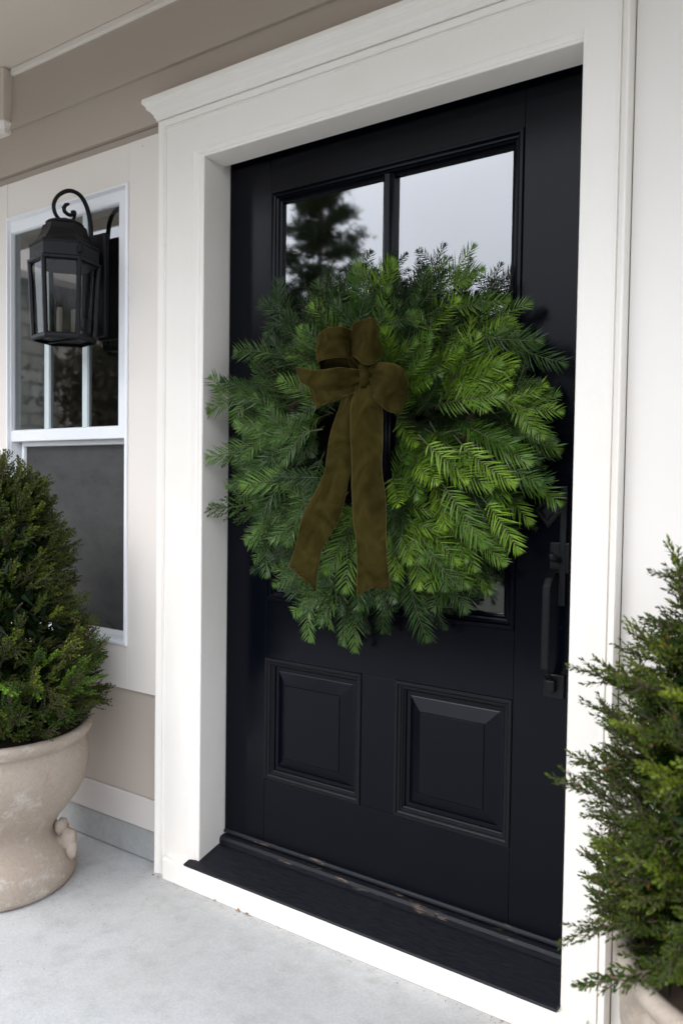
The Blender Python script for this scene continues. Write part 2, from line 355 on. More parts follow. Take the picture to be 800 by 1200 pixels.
MB().box(WX0+.040, WX1-.0165, -.0462, -.0457, WZ0+.03, 1.2).build('screen', SCREEN, sc)
MB().box(WX0+.016, WX1-.016, -.092, -.03, WZ0+.004, WZ0+.0175).build('sill', SASH, win, bevel=.003)
MB().rings([[(-3.2+i*.05, .30+.02*math.sin(i*1.3), z) for i in range(62)] for z in (.2, 2.3)], False).build('curtain', CURTAIN, win, smooth=True, label='dim grey curtain behind the glass')

# ------------------------------------------------------------------ door surround
W = 1.093; D = -.115; ZT = 2.0085
sur = thing('door_surround', 'thick white door casing with moulded head around the black door', 'door frame', (.53, D, FLOOR))
def casing_ring(s, y, zbot):
    sl_ = s if s <= .039 else .039+(s-.039)*1.42          # the left leg is wider, the right one narrow and square-edged
    sr_ = .002*s/.039 if s <= .039 else .002+(s-.039)*1.0
    sz_ = s*.577 if s <= .039 else .0225+(s-.039)*1.16
    return [(-sl_, y, zbot), (-sl_, y, ZT+sz_), (W+sr_, y, ZT+sz_), (W+sr_, y, zbot)]
prof = [(0, -.02), (0, D+.010), (.002, D+.0075), (.013, D+.0075), (.015, D+.0055), (.026, D+.004), (.036, D-.001), (.039, D), (.078, D+.0004), (.112, D), (.1135, D-.0045), (.1165, D-.0045), (.118, D+.001), (.1205, D-.003), (.130, D-.008), (.1335, D-.0082), (.135, D-.006), (.135, -.02)]
mb = MB(); 
for half in (0,):
    rr_ = [casing_ring(s, y, FLOOR+.001) for s, y in prof]
    mb.rings(rr_, False)
    # closing faces at the feet
    n = len(prof)
    mb.add([r[0] for r in rr_], [tuple(range(n))]); mb.add([r[3] for r in rr_], [tuple(range(n))])
mb.build('casing', WHITE, sur, fix=True)
# jambs
jm = MB(); jm.box(-.06, -.0005, -.100, .012, -.05, ZT+.05); jm.build('jamb', WHITE, sur, bevel=.001)
jm = MB(); jm.box(W+.0005, W+.06, -.100, .012, -.05, ZT+.05); jm.build('jamb', WHITE, sur, bevel=.001)
jm = MB(); jm.box(-.0005, W+.0005, -.100, .012, ZT+.0215, ZT+.06); jm.build('head_jamb', WHITE, sur, bevel=.001)
# crown cap
mb = MB(); XL, XR = -.174, W+.098
rg = []
for p, z in [(0, 2.1435), (.006, 2.1435), (.0062, 2.150), (.009, 2.152), (.012, 2.160), (.018, 2.168), (.026, 2.173), (.0275, 2.180), (.031, 2.186), (.036, 2.189), (.036, 2.202), (.030, 2.206), (0, 2.209)]:
    rg.append([(XL-p, -.04, z), (XL-p, D-.006-p, z), (XR+p, D-.006-p, z), (XR+p, -.04, z)])
mb.rings(rg, True, True, True).build('crown_moulding', WHITE, sur, fix=True, bevel=.0012)
# apron below the sill, slightly proud of the casing feet
ap = MB(); ap.rings([[(x, D-.020, FLOOR+.001), (x, D-.020, -.0705), (x, D-.016, -.0645), (x, -.10, -.0645), (x, -.10, FLOOR+.001)] for x in (-.125, W+.062)], True, True, True).build('apron', WHITE, sur, fix=True, bevel=.001)
# sill: sloping black board with a front nosing
ax0, ax1 = -.0335, W+.004
rg = [[(x, D-.0195, -.0642), (x, D-.023, -.060), (x, D-.020, -.0565), (x, -.030, -.030), (x, -.004, -.028), (x, .06, -.028), (x, .06, -.07), (x, -.105, -.0642)] for x in (ax0, ax1)]
# horns only run beside the casing front, so the sill body starts at the jamb
body = MB().rings([[(x, y, z) for _, y, z in rg[0]] for x in (.0003, W-.0003)], True, True, True)
body.build('threshold', SILL, sur, fix=True, bevel=.001)
hl = MB().rings([[(x, D-.0195, -.0642), (x, D-.023, -.060), (x, D-.020, -.0565), (x, D+.007, -.0508), (x, D+.007, -.0642)] for x in (ax0, .0001)], True, True, True).build('threshold_horn', SILL, sur, fix=True)
# worn rails between sill and door
MB().rings([[(x, -.022, -.029), (x, -.021, -.014), (x, -.016, -.0065), (x, -.006, -.005), (x, .02, -.005), (x, .02, -.029)] for x in (.001, W-.001)], True, True, True).build('sill_rail', RAIL, sur, fix=True, bevel=.0012)

# ------------------------------------------------------------------ door
door = thing('front_door', 'black panelled front door with glazed upper half inside white casing', 'door', (.53, 0, 0))
TK = .044
def plank(name, x0, x1, z0, z1, y0=0.0, y1=TK, m=BLACK, par=door):
    return MB().box(x0, x1, y0, y1, z0, z1).build(name, m, par, bevel=.0012)
PX = [(.158, .494), (.599, .924)]
plank('stile', .004, .158, .004, ZT+.017); plank('stile', .924, W-.004, .004, ZT+.017)
plank('top_rail', .1583, .9237, 1.911, ZT+.017, .0002); plank('lock_rail', .1583, .9237, .561, .729, .0002)
plank('bottom_rail', .1583, .9237, .004, .2018, .0002); plank('mullion', .494, .599, .2021, .5607, .0004)
# worn drip bar at the foot of the door
MB().rings([[(x, .0, .002), (x, -.006, .002), (x, -.0075, .005), (x, -.0065, .009), (x, -.003, .013), (x, .0, .014)] for x in (.006, W-.006)], True, True, True).build('drip_bar', RAIL, door, fix=True, bevel=.0008)
for x0, x1 in PX:
    pn = MB()
    rg = frame_sweep(x0+.026, x1-.026, .2018+.026, .561-.026, [(0, .0165), (.012, .0165), (.014, .0155), (.046, .004), (.048, .0015)])
    pn.rings(rg, True, False, True)
    po = pn.build('raised_panel', BLACK, door, fix=True, bevel=.0008)
    mo = MB().rings(frame_sweep(x0+.0004, x1-.0004, .2018+.0004, .561-.0004, [(0, .012), (0, -.0025), (.002, -.0045), (.008, -.0045), (.010, -.001), (.013, .001), (.016, .0015), (.0165, .005), (.020, .0055), (.023, .010), (.0255, .012), (.026, .018)]), True)
    mo.build('moulding', MOULD, po, fix=True)
gm = MB().rings(frame_sweep(.1584, .9236, .7292, 1.9108, [(0, .012), (0, -.003), (.002, -.006), (.009, -.006), (.0115, -.002), (.014, .0005), (.018, .001), (.019, .006), (.024, .007), (.028, .013), (.0335, .015), (.034, .026)]), True)
gmo = gm.build('glazing_moulding', BLACK, door, fix=True, bevel=.0005)
mun = MB()
mp = [(-.0165, .024), (-.0165, .010), (-.013, .007), (-.009, .002), (-.007, 0.0), (.007, 0.0), (.009, .002), (.013, .007), (.0165, .010), (.0165, .024)]
mun.rings([[(.5495+a, y, z) for a, y in mp] for z in (.758, 1.882)], True, True, True)
mun.build('muntin', BLACK, door, fix=True)
for xa, xb in ((.188, .532), (.567, .894)):
    MB().rings([[(x, y, 1.32+a) for a, y in mp] for x in (xa, xb)], True, True, True).build('muntin', BLACK, door, fix=True)
for xa, xb in ((.186, .548), (.551, .896)):
    for za, zb in ((.757, 1.319), (1.322, 1.884)):
        MB().box(xa, xb, .0242, .0285, za, zb).build('pane', GLASS, door)

# handle set
HX = 1.008
hs_ = bpy.data.objects.new('handle_set', None); C.objects.link(hs_); hs_.parent = door; hs_.location = (0, 0, 0)
hs_.matrix_basis = Matrix.Translation(-door.location)
def hp(mbx, name, m=IRONP, **k): 
    o = mbx.build(name, m, None, **k); o.parent = hs_; return o
HX = at(641, 700, -.03).x
pl_ = MB().box(HX-.006, HX+.040, -.006, 0, .875, .945); hp(pl_, 'upper_plate', bevel=.002)
hp(MB().box(at(656, 640, 0).x, at(664, 640, 0).x, -.0075, 0, .80, 1.075), 'edge_plate', bevel=.002)
th = MB(); th.tube([(HX+.017, -.006, .905), (HX+.017, -.024, .908), (HX+.017, -.050, .914), (HX+.017, -.060, .922)], [.007, .007, .010, .006], 8); hp(th, 'thumb_piece', smooth=True)
gp = []
for i in range(15):
    t_ = i/14; z = .885-t_*.262; yy = -.006-.044*min(1, math.sin(math.pi*min(1, t_*1.0))*2.2)**.6
    gp.append((HX+.006, yy, z))
g_ = MB(); g_.rings([[(x-.0095+.019*a, y-.009*b, z) for a, b in ((0, .2), (.2, 0), (.8, 0), (1, .2), (1, .8), (.8, 1), (.2, 1), (0, .8))] for x, y, z in gp], True, True, True); hp(g_, 'grip', fix=True, bevel=.001)
hp(MB().box(HX-.014, HX+.036, -.007, 0, .583, .640), 'lower_plate', bevel=.0035)
hp(MB().box(HX-.004, HX+.018, -.022, -.006, .600, .628), 'foot', bevel=.004)
dm = MB(); cx_, cz_ = at(643, 598, 0).x, 1.018
for rr, yy in ((.034, 0), (.034, -.008), (.026, -.013)): pass
dm.rings([[(cx_-r*.88, y, cz_), (cx_, y, cz_+r), (cx_+r*.88, y, cz_), (cx_, y, cz_-r)] for r, y in ((.040, 0), (.040, -.007), (.034, -.010), (.024, -.010), (.020, -.015), (.010, -.019))], True, False, True)
hp(dm, 'deadbolt_rosette', fix=True, bevel=.001)

# ------------------------------------------------------------------ needles and sprigs
def needle(mb, p, d, nrm, ln, w, bend):
    """one needle: tapering blade bending forward, four triangles"""
    s = d.cross(nrm); 
    if s.length < 1e-6: s = d.orthogonal()
    s.normalize()
    m_ = p+d*ln*.55+bend*.35; e = p+d*ln+bend
    mb.add([p-s*w*.35, p+s*w*.35, m_+s*w*.5+nrm*w*.15, m_-s*w*.5-nrm*w*.15, e], [(0, 1, 2, 3), (3, 2, 4)])
def fir_sprig(ln, nl, w, rnd, flat=1.0, density=.0070, stem=True):
    """flat two-ranked spray along +X, face towards +Z"""
    mb = MB(); tw = MB(); k = int(ln/density); bx = rnd.uniform(-.16, .16); bz = rnd.uniform(-.22, -.02)
    path = lambda t: Vector((ln*t, bx*ln*t*t, bz*ln*t*t))
    for i in range(k):
        t = (i+.5)/k; p = path(t); T = (path(min(1, t+.02))-path(t-.02)).normalized()
        side0 = Vector((0, 0, 1)).cross(T).normalized(); U = T.cross(side0)
        env = min(1, .6+t*2.2)*(1-.42*max(0, (t-.6)/.4)**1.5)
        for sgn in (-1, 1):
            for lay in ((0, 1) if rnd.random() < .65*flat else (0,)):
                ang = R_(rnd.gauss(63, 6)-22*t) if lay == 0 else R_(rnd.gauss(52, 9)-18*t)
                lift = rnd.gauss(.10, .10) if lay == 0 else rnd.gauss(.55, .15)
                d = (T*math.cos(ang)+side0*sgn*math.sin(ang)*math.cos(lift)+U*math.sin(lift)*math.sin(ang)).normalized()
                nl2 = nl*env*rnd.uniform(.82, 1.08)*(1 if lay == 0 else .8)
                nr = (U+side0*rnd.gauss(0, .5)+T*rnd.gauss(0, .25)).normalized()
                needle(mb, p, d, nr, nl2, w*rnd.uniform(.85, 1.15), T*nl2*.22+U*nl2*rnd.gauss(.02, .04))
    for j in range(5):     # terminal tuft
        a = (j-2)*.22; p = path(1); T = (path(1)-path(.95)).normalized(); s0 = Vector((0, 0, 1)).cross(T).normalized()
        needle(mb, p, (T+s0*a).normalized(), Vector((0, 0, 1)), nl*.5, w, T*0)
    tw.tube([path(t/5) for t in range(-1, 6)], [.0018, .0016, .0015, .0013, .0012, .001, .0006], 5)
    return mb, tw
def join_mesh(name, parts):    # parts = [(MB, material)]
    me = bpy.data.meshes.new(name); v = []; f = []; mi = []
    for i, (b, m) in enumerate(parts):
        o = len(v); v += b.v; f += [tuple(x+o for x in q) for q in b.f]; mi += [i]*len(b.f)
    me.from_pydata(v, [], f); me.update()
    for _, m in parts: me.materials.append(m)
    me.polygons.foreach_set('material_index', mi); return me
def feather_sprig(ln, nl, w, rnd, nside=7, dens=.0042, spread=55, sub=.42, planar=.6):
    """leading shoot with side shoots, short needles all round (yew / cedar)"""
    mb = MB(); tw = MB(); bx = rnd.uniform(-.2, .2); bz = rnd.uniform(-.15, .2)
    main = lambda t: Vector((ln*t, bx*ln*t*t, bz*ln*t*t))
    shoots = [(main, ln, 1)]
    for i in range(nside):
        t0 = .12+.75*i/nside+rnd.uniform(-.03, .03); p0 = main(t0); sg = (-1)**i; a = R_(rnd.gauss(spread, 8)-15*t0); el = rnd.gauss(0, .5)*(1-planar)+rnd.gauss(.1, .12)
        l2 = ln*sub*(1.05-.7*t0)*rnd.uniform(.75, 1.15); T = (main(t0+.02)-main(t0)).normalized()
        d0 = (T*math.cos(a)+Vector((0, sg, 0))*math.sin(a)+Vector((0, 0, 1))*el).normalized(); d1 = (d0+T*.5).normalized()
        shoots.append((lambda t, p0=p0, d0=d0, d1=d1, l2=l2: p0+(d0*(1-t)+d1*t)*l2*t, l2, .8))
    for pf, l, sc_ in shoots:
        k = max(4, int(l/dens)); rot = rnd.uniform(0, 6)
        for i in range(k):
            t = (i+.7)/k; p = pf(t); T = (pf(t+.03)-pf(t-.03)).normalized(); a0 = T.orthogonal().normalized(); b0 = T.cross(a0)
            rot += 2.4+rnd.uniform(-.4, .4); sd_ = a0*math.cos(rot)+b0*math.sin(rot)
            an = R_(rnd.gauss(50, 9)-25*t*t); d = T*math.cos(an)+sd_*math.sin(an)
            nr = (T*math.sin(an)-sd_*math.cos(an)).normalized()
            l3 = nl*rnd.uniform(.75, 1.1)*sc_*(1-.35*t**3)
            s = d.cross(nr).normalized()*w*.5
            e = p+d*l3; m_ = p+d*l3*.5
            mb.add([p, m_+s, e, m_-s], [(0, 1, 2, 3)])
        tw.tube([pf(t/4) for t in range(5)], [.0016*sc_*(1.2-t/4) for t in range(5)], 4)
    return mb, tw

def orient(p, d, nrm, s=1.0):
    d = d.normalized(); z = (nrm-d*nrm.dot(d)).normalized(); y = z.cross(d)
    return Matrix(((d.x*s, y.x*s, z.x*s, p.x), (d.y*s, y.y*s, z.y*s, p.y), (d.z*s, y.z*s, z.z*s, p.z), (0, 0, 0, 1)))
def merge(items):   # items = [(MB, Matrix)] -> MB
    o = MB()
    for b, m in items: o.add([m @ Vector(v) for v in b.v], b.f)
    return o

# ------------------------------------------------------------------ wreath
rw = random.Random(21)
WC = Vector((.548, 0, 1.168))
wre = thing('wreath', 'large round fresh fir wreath hanging on the black front door', 'wreath', (WC.x, -.03, WC.z))
ring = MB(); ring.tube([(WC.x+.27*math.cos(a*math.pi/24), -.045, WC.z+.27*math.sin(a*math.pi/24)) for a in range(49)], .026, 10)
ring.build('base_ring', BARK, wre, smooth=True)
fam = {}
def family(key, gens, m, n=6):
    lst = []
    for i in range(n):
        b, t_ = gens(rw); lst.append((b, t_, join_mesh('sprig', [(b, m), (t_, TWIG)])))
    fam[key] = lst
def fan(ln, nl, w, r, fl):
    """a flat frond: leading shoot with two or three side shoots"""
    o = MB(); t_ = MB(); b, k = fir_sprig(ln, nl, w, r, fl); o.add(b.v, b.f); t_.add(k.v, k.f)
    for sg, f in ((1, .12), (-1, .22), (r.choice((1, -1)), .45)):
        b, k = fir_sprig(ln*r.uniform(.52, .7), nl*.88, w, r, fl); M_ = Matrix.Translation((ln*f, 0, 0)) @ Euler((r.gauss(0, .25), r.gauss(0, .12), sg*r.uniform(.65, .95))).to_matrix().to_4x4()
        for a_, c_ in ((b, o), (k, t_)): c_.add([M_ @ Vector(v) for v in a_.v], a_.f)
    return o, t_
def fir(r, lo, hi, nl, w, fl):
    return fan(r.uniform(lo, hi)*1.08, nl, w, r, fl) if r.random() < .45 else fir_sprig(r.uniform(lo, hi), nl, w, r, fl)
family('bright', lambda r: fir(r, .11, .145, .043, .0033, .4), FIR_BRIGHT, 8)
family('mid', lambda r: fir(r, .115, .15, .043, .0030, .5), FIR_MID, 9)
family('blue', lambda r: fir(r, .11, .145, .040, .0028, .75), FIR_BLUE, 7)
family('dark', lambda r: fir(r, .10, .135, .034, .0026, .8), FIR_DARK, 5)
family('cedar', lambda r: feather_sprig(r.uniform(.10, .14), .014, .0036, r, 11, .0024, 46, .5, .5), CEDAR, 6)
count = 0
def rim_out(th):   # how far the tips reach at this angle, matched to the uneven outline
    base = .485+.022*math.sin(3*th+.6)+.016*math.sin(7*th+2)+.012*math.sin(11*th)
    if math.sin(th) < -.6: base -= .01
    return base
def put(key, th, r0, depth, tilt, spin, s=1.0, roll=0.0, dzen=0.0):
    """root the sprig at polar (th, r0), direction = radial turned by spin, rising out of the door by tilt"""
    global count
    p = WC+Vector((math.cos(th)*r0, depth, math.sin(th)*r0))
    a = th+spin; d = Vector((math.cos(a), 0, math.sin(a)+dzen)).normalized()*math.cos(tilt)+Vector((0, -1, 0))*math.sin(tilt)
    nrm = Vector((.30, -1, .06))+Vector((math.cos(a+1.57), 0, math.sin(a+1.57)))*math.tan(roll)
    b, t_, me = rw.choice(fam[key])
    mt = orient(p, d, nrm, s)
    link('sprig', me, wre, mt); count += 1
def kind_at(th, r):
    c, s_ = math.cos(th), math.sin(th); d = math.degrees(th) % 360
    x = rw.random()
    if d < 75 or d > 300: w_ = [('bright', .55), ('mid', .27), ('dark', .18)]
    elif d < 110: w_ = [('mid', .45), ('bright', .25), ('dark', .3)]
    elif d < 160: w_ = [('mid', .25), ('dark', .25), ('cedar', .42), ('blue', .08)]
    elif d < 235: w_ = [('mid', .40), ('blue', .36), ('cedar', .24)]
    elif d < 262: w_ = [('blue', .35), ('cedar', .35), ('mid', .3)]
    elif d < 285: w_ = [('cedar', .55), ('blue', .25), ('mid', .2)]
    else: w_ = [('blue', .45), ('mid', .4), ('cedar', .15)]
    for k, p_ in w_:
        x -= p_
        if x <= 0: return k
    return w_[0][0]
TAU = 2*math.pi
def layer(n, r_tip, depth, tilt, jit=.18, keyf=None, s=1.0, off=0.0, rollj=.26, use_rim=True):
    for i in range(n):
        th = TAU*(i+off)/n+rw.uniform(-.5, .5)*TAU/n*1.3
        sc_ = s*rw.uniform(.85, 1.12)
        ro = rim_out(th) if use_rim else .485
        tip = ro*r_tip*rw.uniform(.94, 1.05)
        r0 = tip-.135*sc_*math.cos(tilt)
        c_ = math.cos(th); droop = -(.55 if c_ > 0 else .30)*c_*c_*(1 if math.sin(th) < .75 else 0)
        put((keyf(th) if keyf else kind_at(th, tip)), th, r0, depth+rw.uniform(-.015, .015), tilt+rw.gauss(0, .12), rw.gauss(0, jit), sc_, rw.gauss(0, rollj), droop)
# stuff underlayer: dense, joined, all in fir_dark to paint shade into the gaps
items = {'dark': [], 'mid': [], 'cedar': []}; stems = []
for i in range(440):
    th = rw.uniform(0, TAU); rr = rw.uniform(.165, .41); k = rw.choice(['dark', 'dark', 'mid', 'cedar'])
    p = WC+Vector((math.cos(th)*rr, rw.uniform(-.085, -.015), math.sin(th)*rr))
    a = th+rw.gauss(0, .7); tl = rw.uniform(-.1, .7)
    if rr > .33: tl *= .4
    d = Vector((math.cos(a)*math.cos(tl), -math.sin(tl), math.sin(a)*math.cos(tl)))
    b, t_, _ = rw.choice(fam[k]); m_ = orient(p, d, Vector((rw.gauss(0, .5), -1, rw.gauss(0, .5))), rw.uniform(.6, .85))
    items[k].append((b, m_)); stems.append((t_, m_))
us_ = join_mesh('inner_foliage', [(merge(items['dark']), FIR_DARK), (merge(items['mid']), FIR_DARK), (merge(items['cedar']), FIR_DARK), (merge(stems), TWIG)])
uo = link('inner_foliage', us_, wre, Matrix.Identity(4)); uo['kind'] = 'stuff'
layer(46, 1.00, -.050, .10, .28)
layer(42, .92, -.075, .22, .38, off=.5, s=1.08)
layer(38, .81, -.105, .32, .45, s=1.12)
layer(32, .69, -.135, .38, .52, off=.3, s=1.08)
layer(26, .575, -.140, .46, .62, off=.7, s=.98)
layer(24, .46, -.115, .62, .7, s=.8, use_rim=False)
# shoots curling into the centre hole
for i in range(16):
    th = TAU*i/16+rw.uniform(-.1, .1)
    put(rw.choice(['cedar', 'dark', 'mid']), th, .245, -.085, rw.uniform(.5, .9), math.pi+rw.gauss(0, .45), .50, rw.gauss(0, .4))
# marked shoots of the photograph's outline
def hero(key, u0, v0, u1, v1, y0, y1, roll=0.0):
    a, b = at(u0, v0, y0), at(u1, v1, y1); d = b-a
    bb, t_, me = rw.choice(fam[key]); L0 = .15 if key != 'cedar' else .125
    link('sprig', me, wre, orient(a, d, Vector((0.15, -1, .1))+Vector((-d.z, 0, d.x)).normalized()*roll, d.length/L0))
for h in [('dark', 505, 330, 513, 274, -.06, -.07), ('bright', 512, 345, 552, 293, -.09, -.12), ('bright', 535, 362, 596, 345, -.10, -.12), ('dark', 572, 350, 580, 296, -.035, -.03),
          ('mid', 350, 378, 300, 352, -.06, -.07), ('mid', 320, 415, 266, 402, -.08, -.09), ('mid', 300, 455, 240, 480, -.09, -.12), ('blue', 300, 520, 236, 545, -.09, -.12),
          ('cedar', 292, 590, 243, 605, -.06, -.08), ('blue', 330, 600, 283, 655, -.10, -.10), ('mid', 590, 400, 655, 434, -.08, -.09), ('mid', 560, 395, 636, 405, -.10, -.12),
          ('bright', 590, 470, 650, 488, -.10, -.10), ('bright', 580, 540, 640, 575, -.12, -.12), ('bright', 570, 590, 622, 650, -.14, -.13), ('bright', 520, 570, 572, 640, -.18, -.17),
          ('bright', 540, 520, 590, 575, -.18, -.17), ('bright', 500, 520, 560, 580, -.20, -.19), ('mid', 500, 640, 535, 700, -.17, -.16), ('mid', 485, 630, 488, 690, -.17, -.16),
          ('mid', 480, 680, 492, 762, -.12, -.11), ('blue', 360, 665, 322, 690, -.12, -.12), ('blue', 385, 680, 335, 718, -.11, -.10), ('bright', 545, 620, 595, 660, -.14, -.13),
          ('mid', 480, 440, 508, 400, -.18, -.2), ('mid', 478, 425, 515, 445, -.16, -.18), ('mid', 490, 385, 478, 360, -.16, -.17), ('mid', 450, 380, 492, 372, -.14, -.17),
          ('blue', 375, 470, 330, 500, -.18, -.2), ('mid', 365, 505, 300, 515, -.17, -.19), ('blue', 385, 560, 358, 600, -.18, -.19), ('cedar', 430, 640, 420, 700, -.13, -.14), ('cedar', 400, 650, 385, 735, -.12, -.12), ('cedar', 455, 680, 450, 725, -.12, -.12),
          ('dark', 506, 448, 480, 478, -.08, -.09), ('cedar', 512, 436, 486, 462, -.10, -.11), ('mid', 520, 462, 484, 452, -.09, -.10), ('cedar', 508, 470, 484, 490, -.09, -.09), ('dark', 500, 425, 478, 452, -.07, -.08), ('dark', 512, 492, 488, 474, -.07, -.08), ('dark', 606, 540, 648, 520, -.04, -.04), ('mid', 600, 500, 645, 520, -.08, -.08)]:
    hero(*h)
print('sprigs', len([o for o in wre.children if o.name.startswith('sprig')]))

# ------------------------------------------------------------------ bow
bow = thing('ribbon_bow', 'dark olive velvet ribbon bow with two long tails tied to wreath', 'bow', tuple(at(425, 440, -.22)))
def cr_(a, b, c, d, t): return .5*((2*b)+(-a+c)*t+(2*a-5*b+4*c-d)*t*t+(-a+3*b-3*c+d)*t**3)
def ribbon(name, rows, camber=.006, wav=.003, seed=0, notch=0.0, sub=8, wd=17, folds=0.0, crease=.0045):
    pts = [(at(u0, v0, y0), at(u1, v1, y1)) for u0, v0, y0, u1, v1, y1 in rows]
    Ls = []; n = len(pts)
    for i in range(n-1):
        for k in range(sub):
            t = k/sub; q = [max(0, min(n-1, i+j)) for j in (-1, 0, 1, 2)]
            Ls.append(tuple(Vector([cr_(pts[q[0]][e][c], pts[q[1]][e][c], pts[q[2]][e][c], pts[q[3]][e][c], t) for c in range(3)]) for e in (0, 1)))
    Ls.append(pts[-1]); m_ = len(Ls); grid = []
    for i, (a, b) in enumerate(Ls):
        a2, b2 = Ls[min(i+1, m_-1)]; a1, b1 = Ls[max(i-1, 0)]
        T = ((a2+b2)-(a1+b1)); T = T.normalized() if T.length > 1e-6 else Vector((0, 0, -1))
        Wd = (b-a).normalized(); nn = T.cross(Wd).normalized(); row = []
        for j in range(wd):
            s_ = j/(wd-1); p = a.lerp(b, s_)
            off = camber*math.sin(math.pi*s_)+wav*math.sin(i*.31+s_*3+seed)+folds*math.sin(s_*11+seed+i*.09)*math.sin(math.pi*s_)+.0042*noise.noise(Vector((i*.14+seed*3, s_*2.5, seed)))+.0022*(1-abs(noise.noise(Vector((i*.16+seed, s_*5+i*.05, seed*2)))))**4
            kf = math.exp(-i/9) if name == 'tail' else max(math.exp(-i/10), math.exp(-(m_-1-i)/10))
            off += crease*kf*math.sin(s_*15+seed+.1*i)+crease*.5*kf*math.sin(s_*31+seed*2)
            if notch and i > m_-1-sub: p = p+T*0
            row.append(p+nn*off)
        grid.append(row)
    if notch:      # swallow-tail cut
        a, b = grid[-1], grid[-2]
        for j in range(wd):
            s_ = j/(wd-1); cut = notch*(1-abs(2*s_-1)); d = (b[j]-a[j]).normalized(); a[j] = a[j]+d*cut+Vector((0, 0, .0015*math.sin(j*5)))
            if cut > (b[j]-a[j]).length+.0: pass
    o = MB().rings(grid, False).build(name, VELVET, bow, smooth=True)
    sf = o.modifiers.new('thick', 'SOLIDIFY'); sf.thickness = .0018; sf.offset = 0
    e = MB()
    for j in (0, wd-1): e.tube([r[j] for r in grid], .0011, 5)
    if notch: e.tube(grid[-1], .0009, 4)
    eo = MB(); eo.v = e.v; eo.f = e.f; q = eo.build('edge_cord', EDGE, None, smooth=True); q.parent = o
    return o
ribbon('tail', [(409, 452, -.225, 432, 456, -.22), (402, 466, -.245, 418, 468, -.235), (390, 500, -.252, 414, 502, -.240), (383, 540, -.246, 412.5, 542, -.238), (377, 560, -.236, 409, 562, -.236), (358, 601, -.238, 398, 604, -.236), (345.5, 643, -.25, 378, 643, -.242), (337.5, 664, -.25, 371, 692, -.245)], seed=1, notch=.018, wav=.004, camber=.008)
ribbon('tail', [(418, 448, -.235, 436, 446, -.235), (414, 462, -.255, 443, 459, -.255), (411.5, 482, -.262, 447, 480, -.262), (411, 520, -.258, 448, 518, -.258), (412.5, 560, -.252, 449, 560, -.252), (415, 610, -.25, 451.5, 608, -.25), (417.5, 650, -.256, 454, 648, -.25), (419, 697, -.256, 456.5, 690, -.25)], seed=2.3, notch=.010, wav=.004, camber=.008)
ribbon('loop', [(422, 432, -.215, 421, 446, -.215), (413, 412, -.232, 414, 436, -.228), (410.5, 390, -.245, 409, 424, -.24), (404, 383.5, -.268, 405, 419, -.262), (392, 383.5, -.285, 394, 418.5, -.280), (381, 386, -.282, 381, 421, -.276), (375, 392, -.262, 373.5, 426, -.256), (373.5, 396, -.235, 373, 428, -.225), (379, 394, -.205, 380, 436, -.20), (396, 392, -.19, 398, 437, -.185), (416, 420, -.19, 418, 438, -.19)], seed=4, camber=.002)
ribbon('loop', [(426, 430, -.22, 426, 442, -.22), (415, 408, -.235, 416, 425, -.235), (411.5, 386, -.242, 410, 417, -.248), (417, 377, -.262, 418, 420, -.272), (428, 373.5, -.285, 429, 427, -.285), (438, 374, -.282, 440, 424, -.275), (443.5, 381, -.258, 446, 417, -.25), (443, 384, -.225, 445, 414, -.22), (438, 386, -.20, 440, 420, -.20), (426, 392, -.19, 428, 424, -.19), (424, 420, -.19, 426, 434, -.19)], seed=5.5, camber=.002, folds=.003)
ribbon('loop', [(428, 434, -.23, 428, 452, -.23), (416, 433, -.242, 414, 460, -.242), (400, 431, -.252, 402, 465, -.252), (385, 433, -.268, 391, 470, -.264), (366, 434, -.272, 380, 474, -.268), (352, 430.5, -.258, 374, 477, -.255), (348.5, 430, -.235, 372, 477, -.232), (360, 437, -.205, 380, 470, -.205), (385, 440, -.19, 395, 460, -.19), (404, 440, -.185, 408, 456, -.185), (422, 434, -.19, 422, 446, -.19)], seed=7, folds=.006, camber=.001)
ribbon('loop', [(431, 434, -.235, 431, 446, -.235), (437, 427.5, -.252, 433, 454, -.25), (446, 425, -.272, 437, 463, -.266), (458, 426, -.285, 446, 474, -.278), (470, 431, -.276, 455, 482, -.268), (477, 441, -.252, 466, 483.5, -.25), (478.5, 450, -.228, 472, 482, -.228), (470, 444, -.205, 462, 472, -.205), (448, 436, -.19, 446, 456, -.19), (430, 434, -.19, 430, 446, -.19)], seed=8, folds=.006, camber=.001)
kn = []
for i in range(13):
    a = i/12*TAU; c0 = at(431, 441, -.235)
    kn.append([c0+Vector((.018*math.cos(a)+.004*math.sin(3*s_), -.024*math.sin(a)-.003*math.sin(s_*2.4), (s_/4-.5)*.055*(1+.10*math.sin(a*2)))) for s_ in range(5)])
ko = MB().rings(kn, False).build('knot', VELVET, bow, smooth=True); sf = ko.modifiers.new('thick', 'SOLIDIFY'); sf.thickness = .002

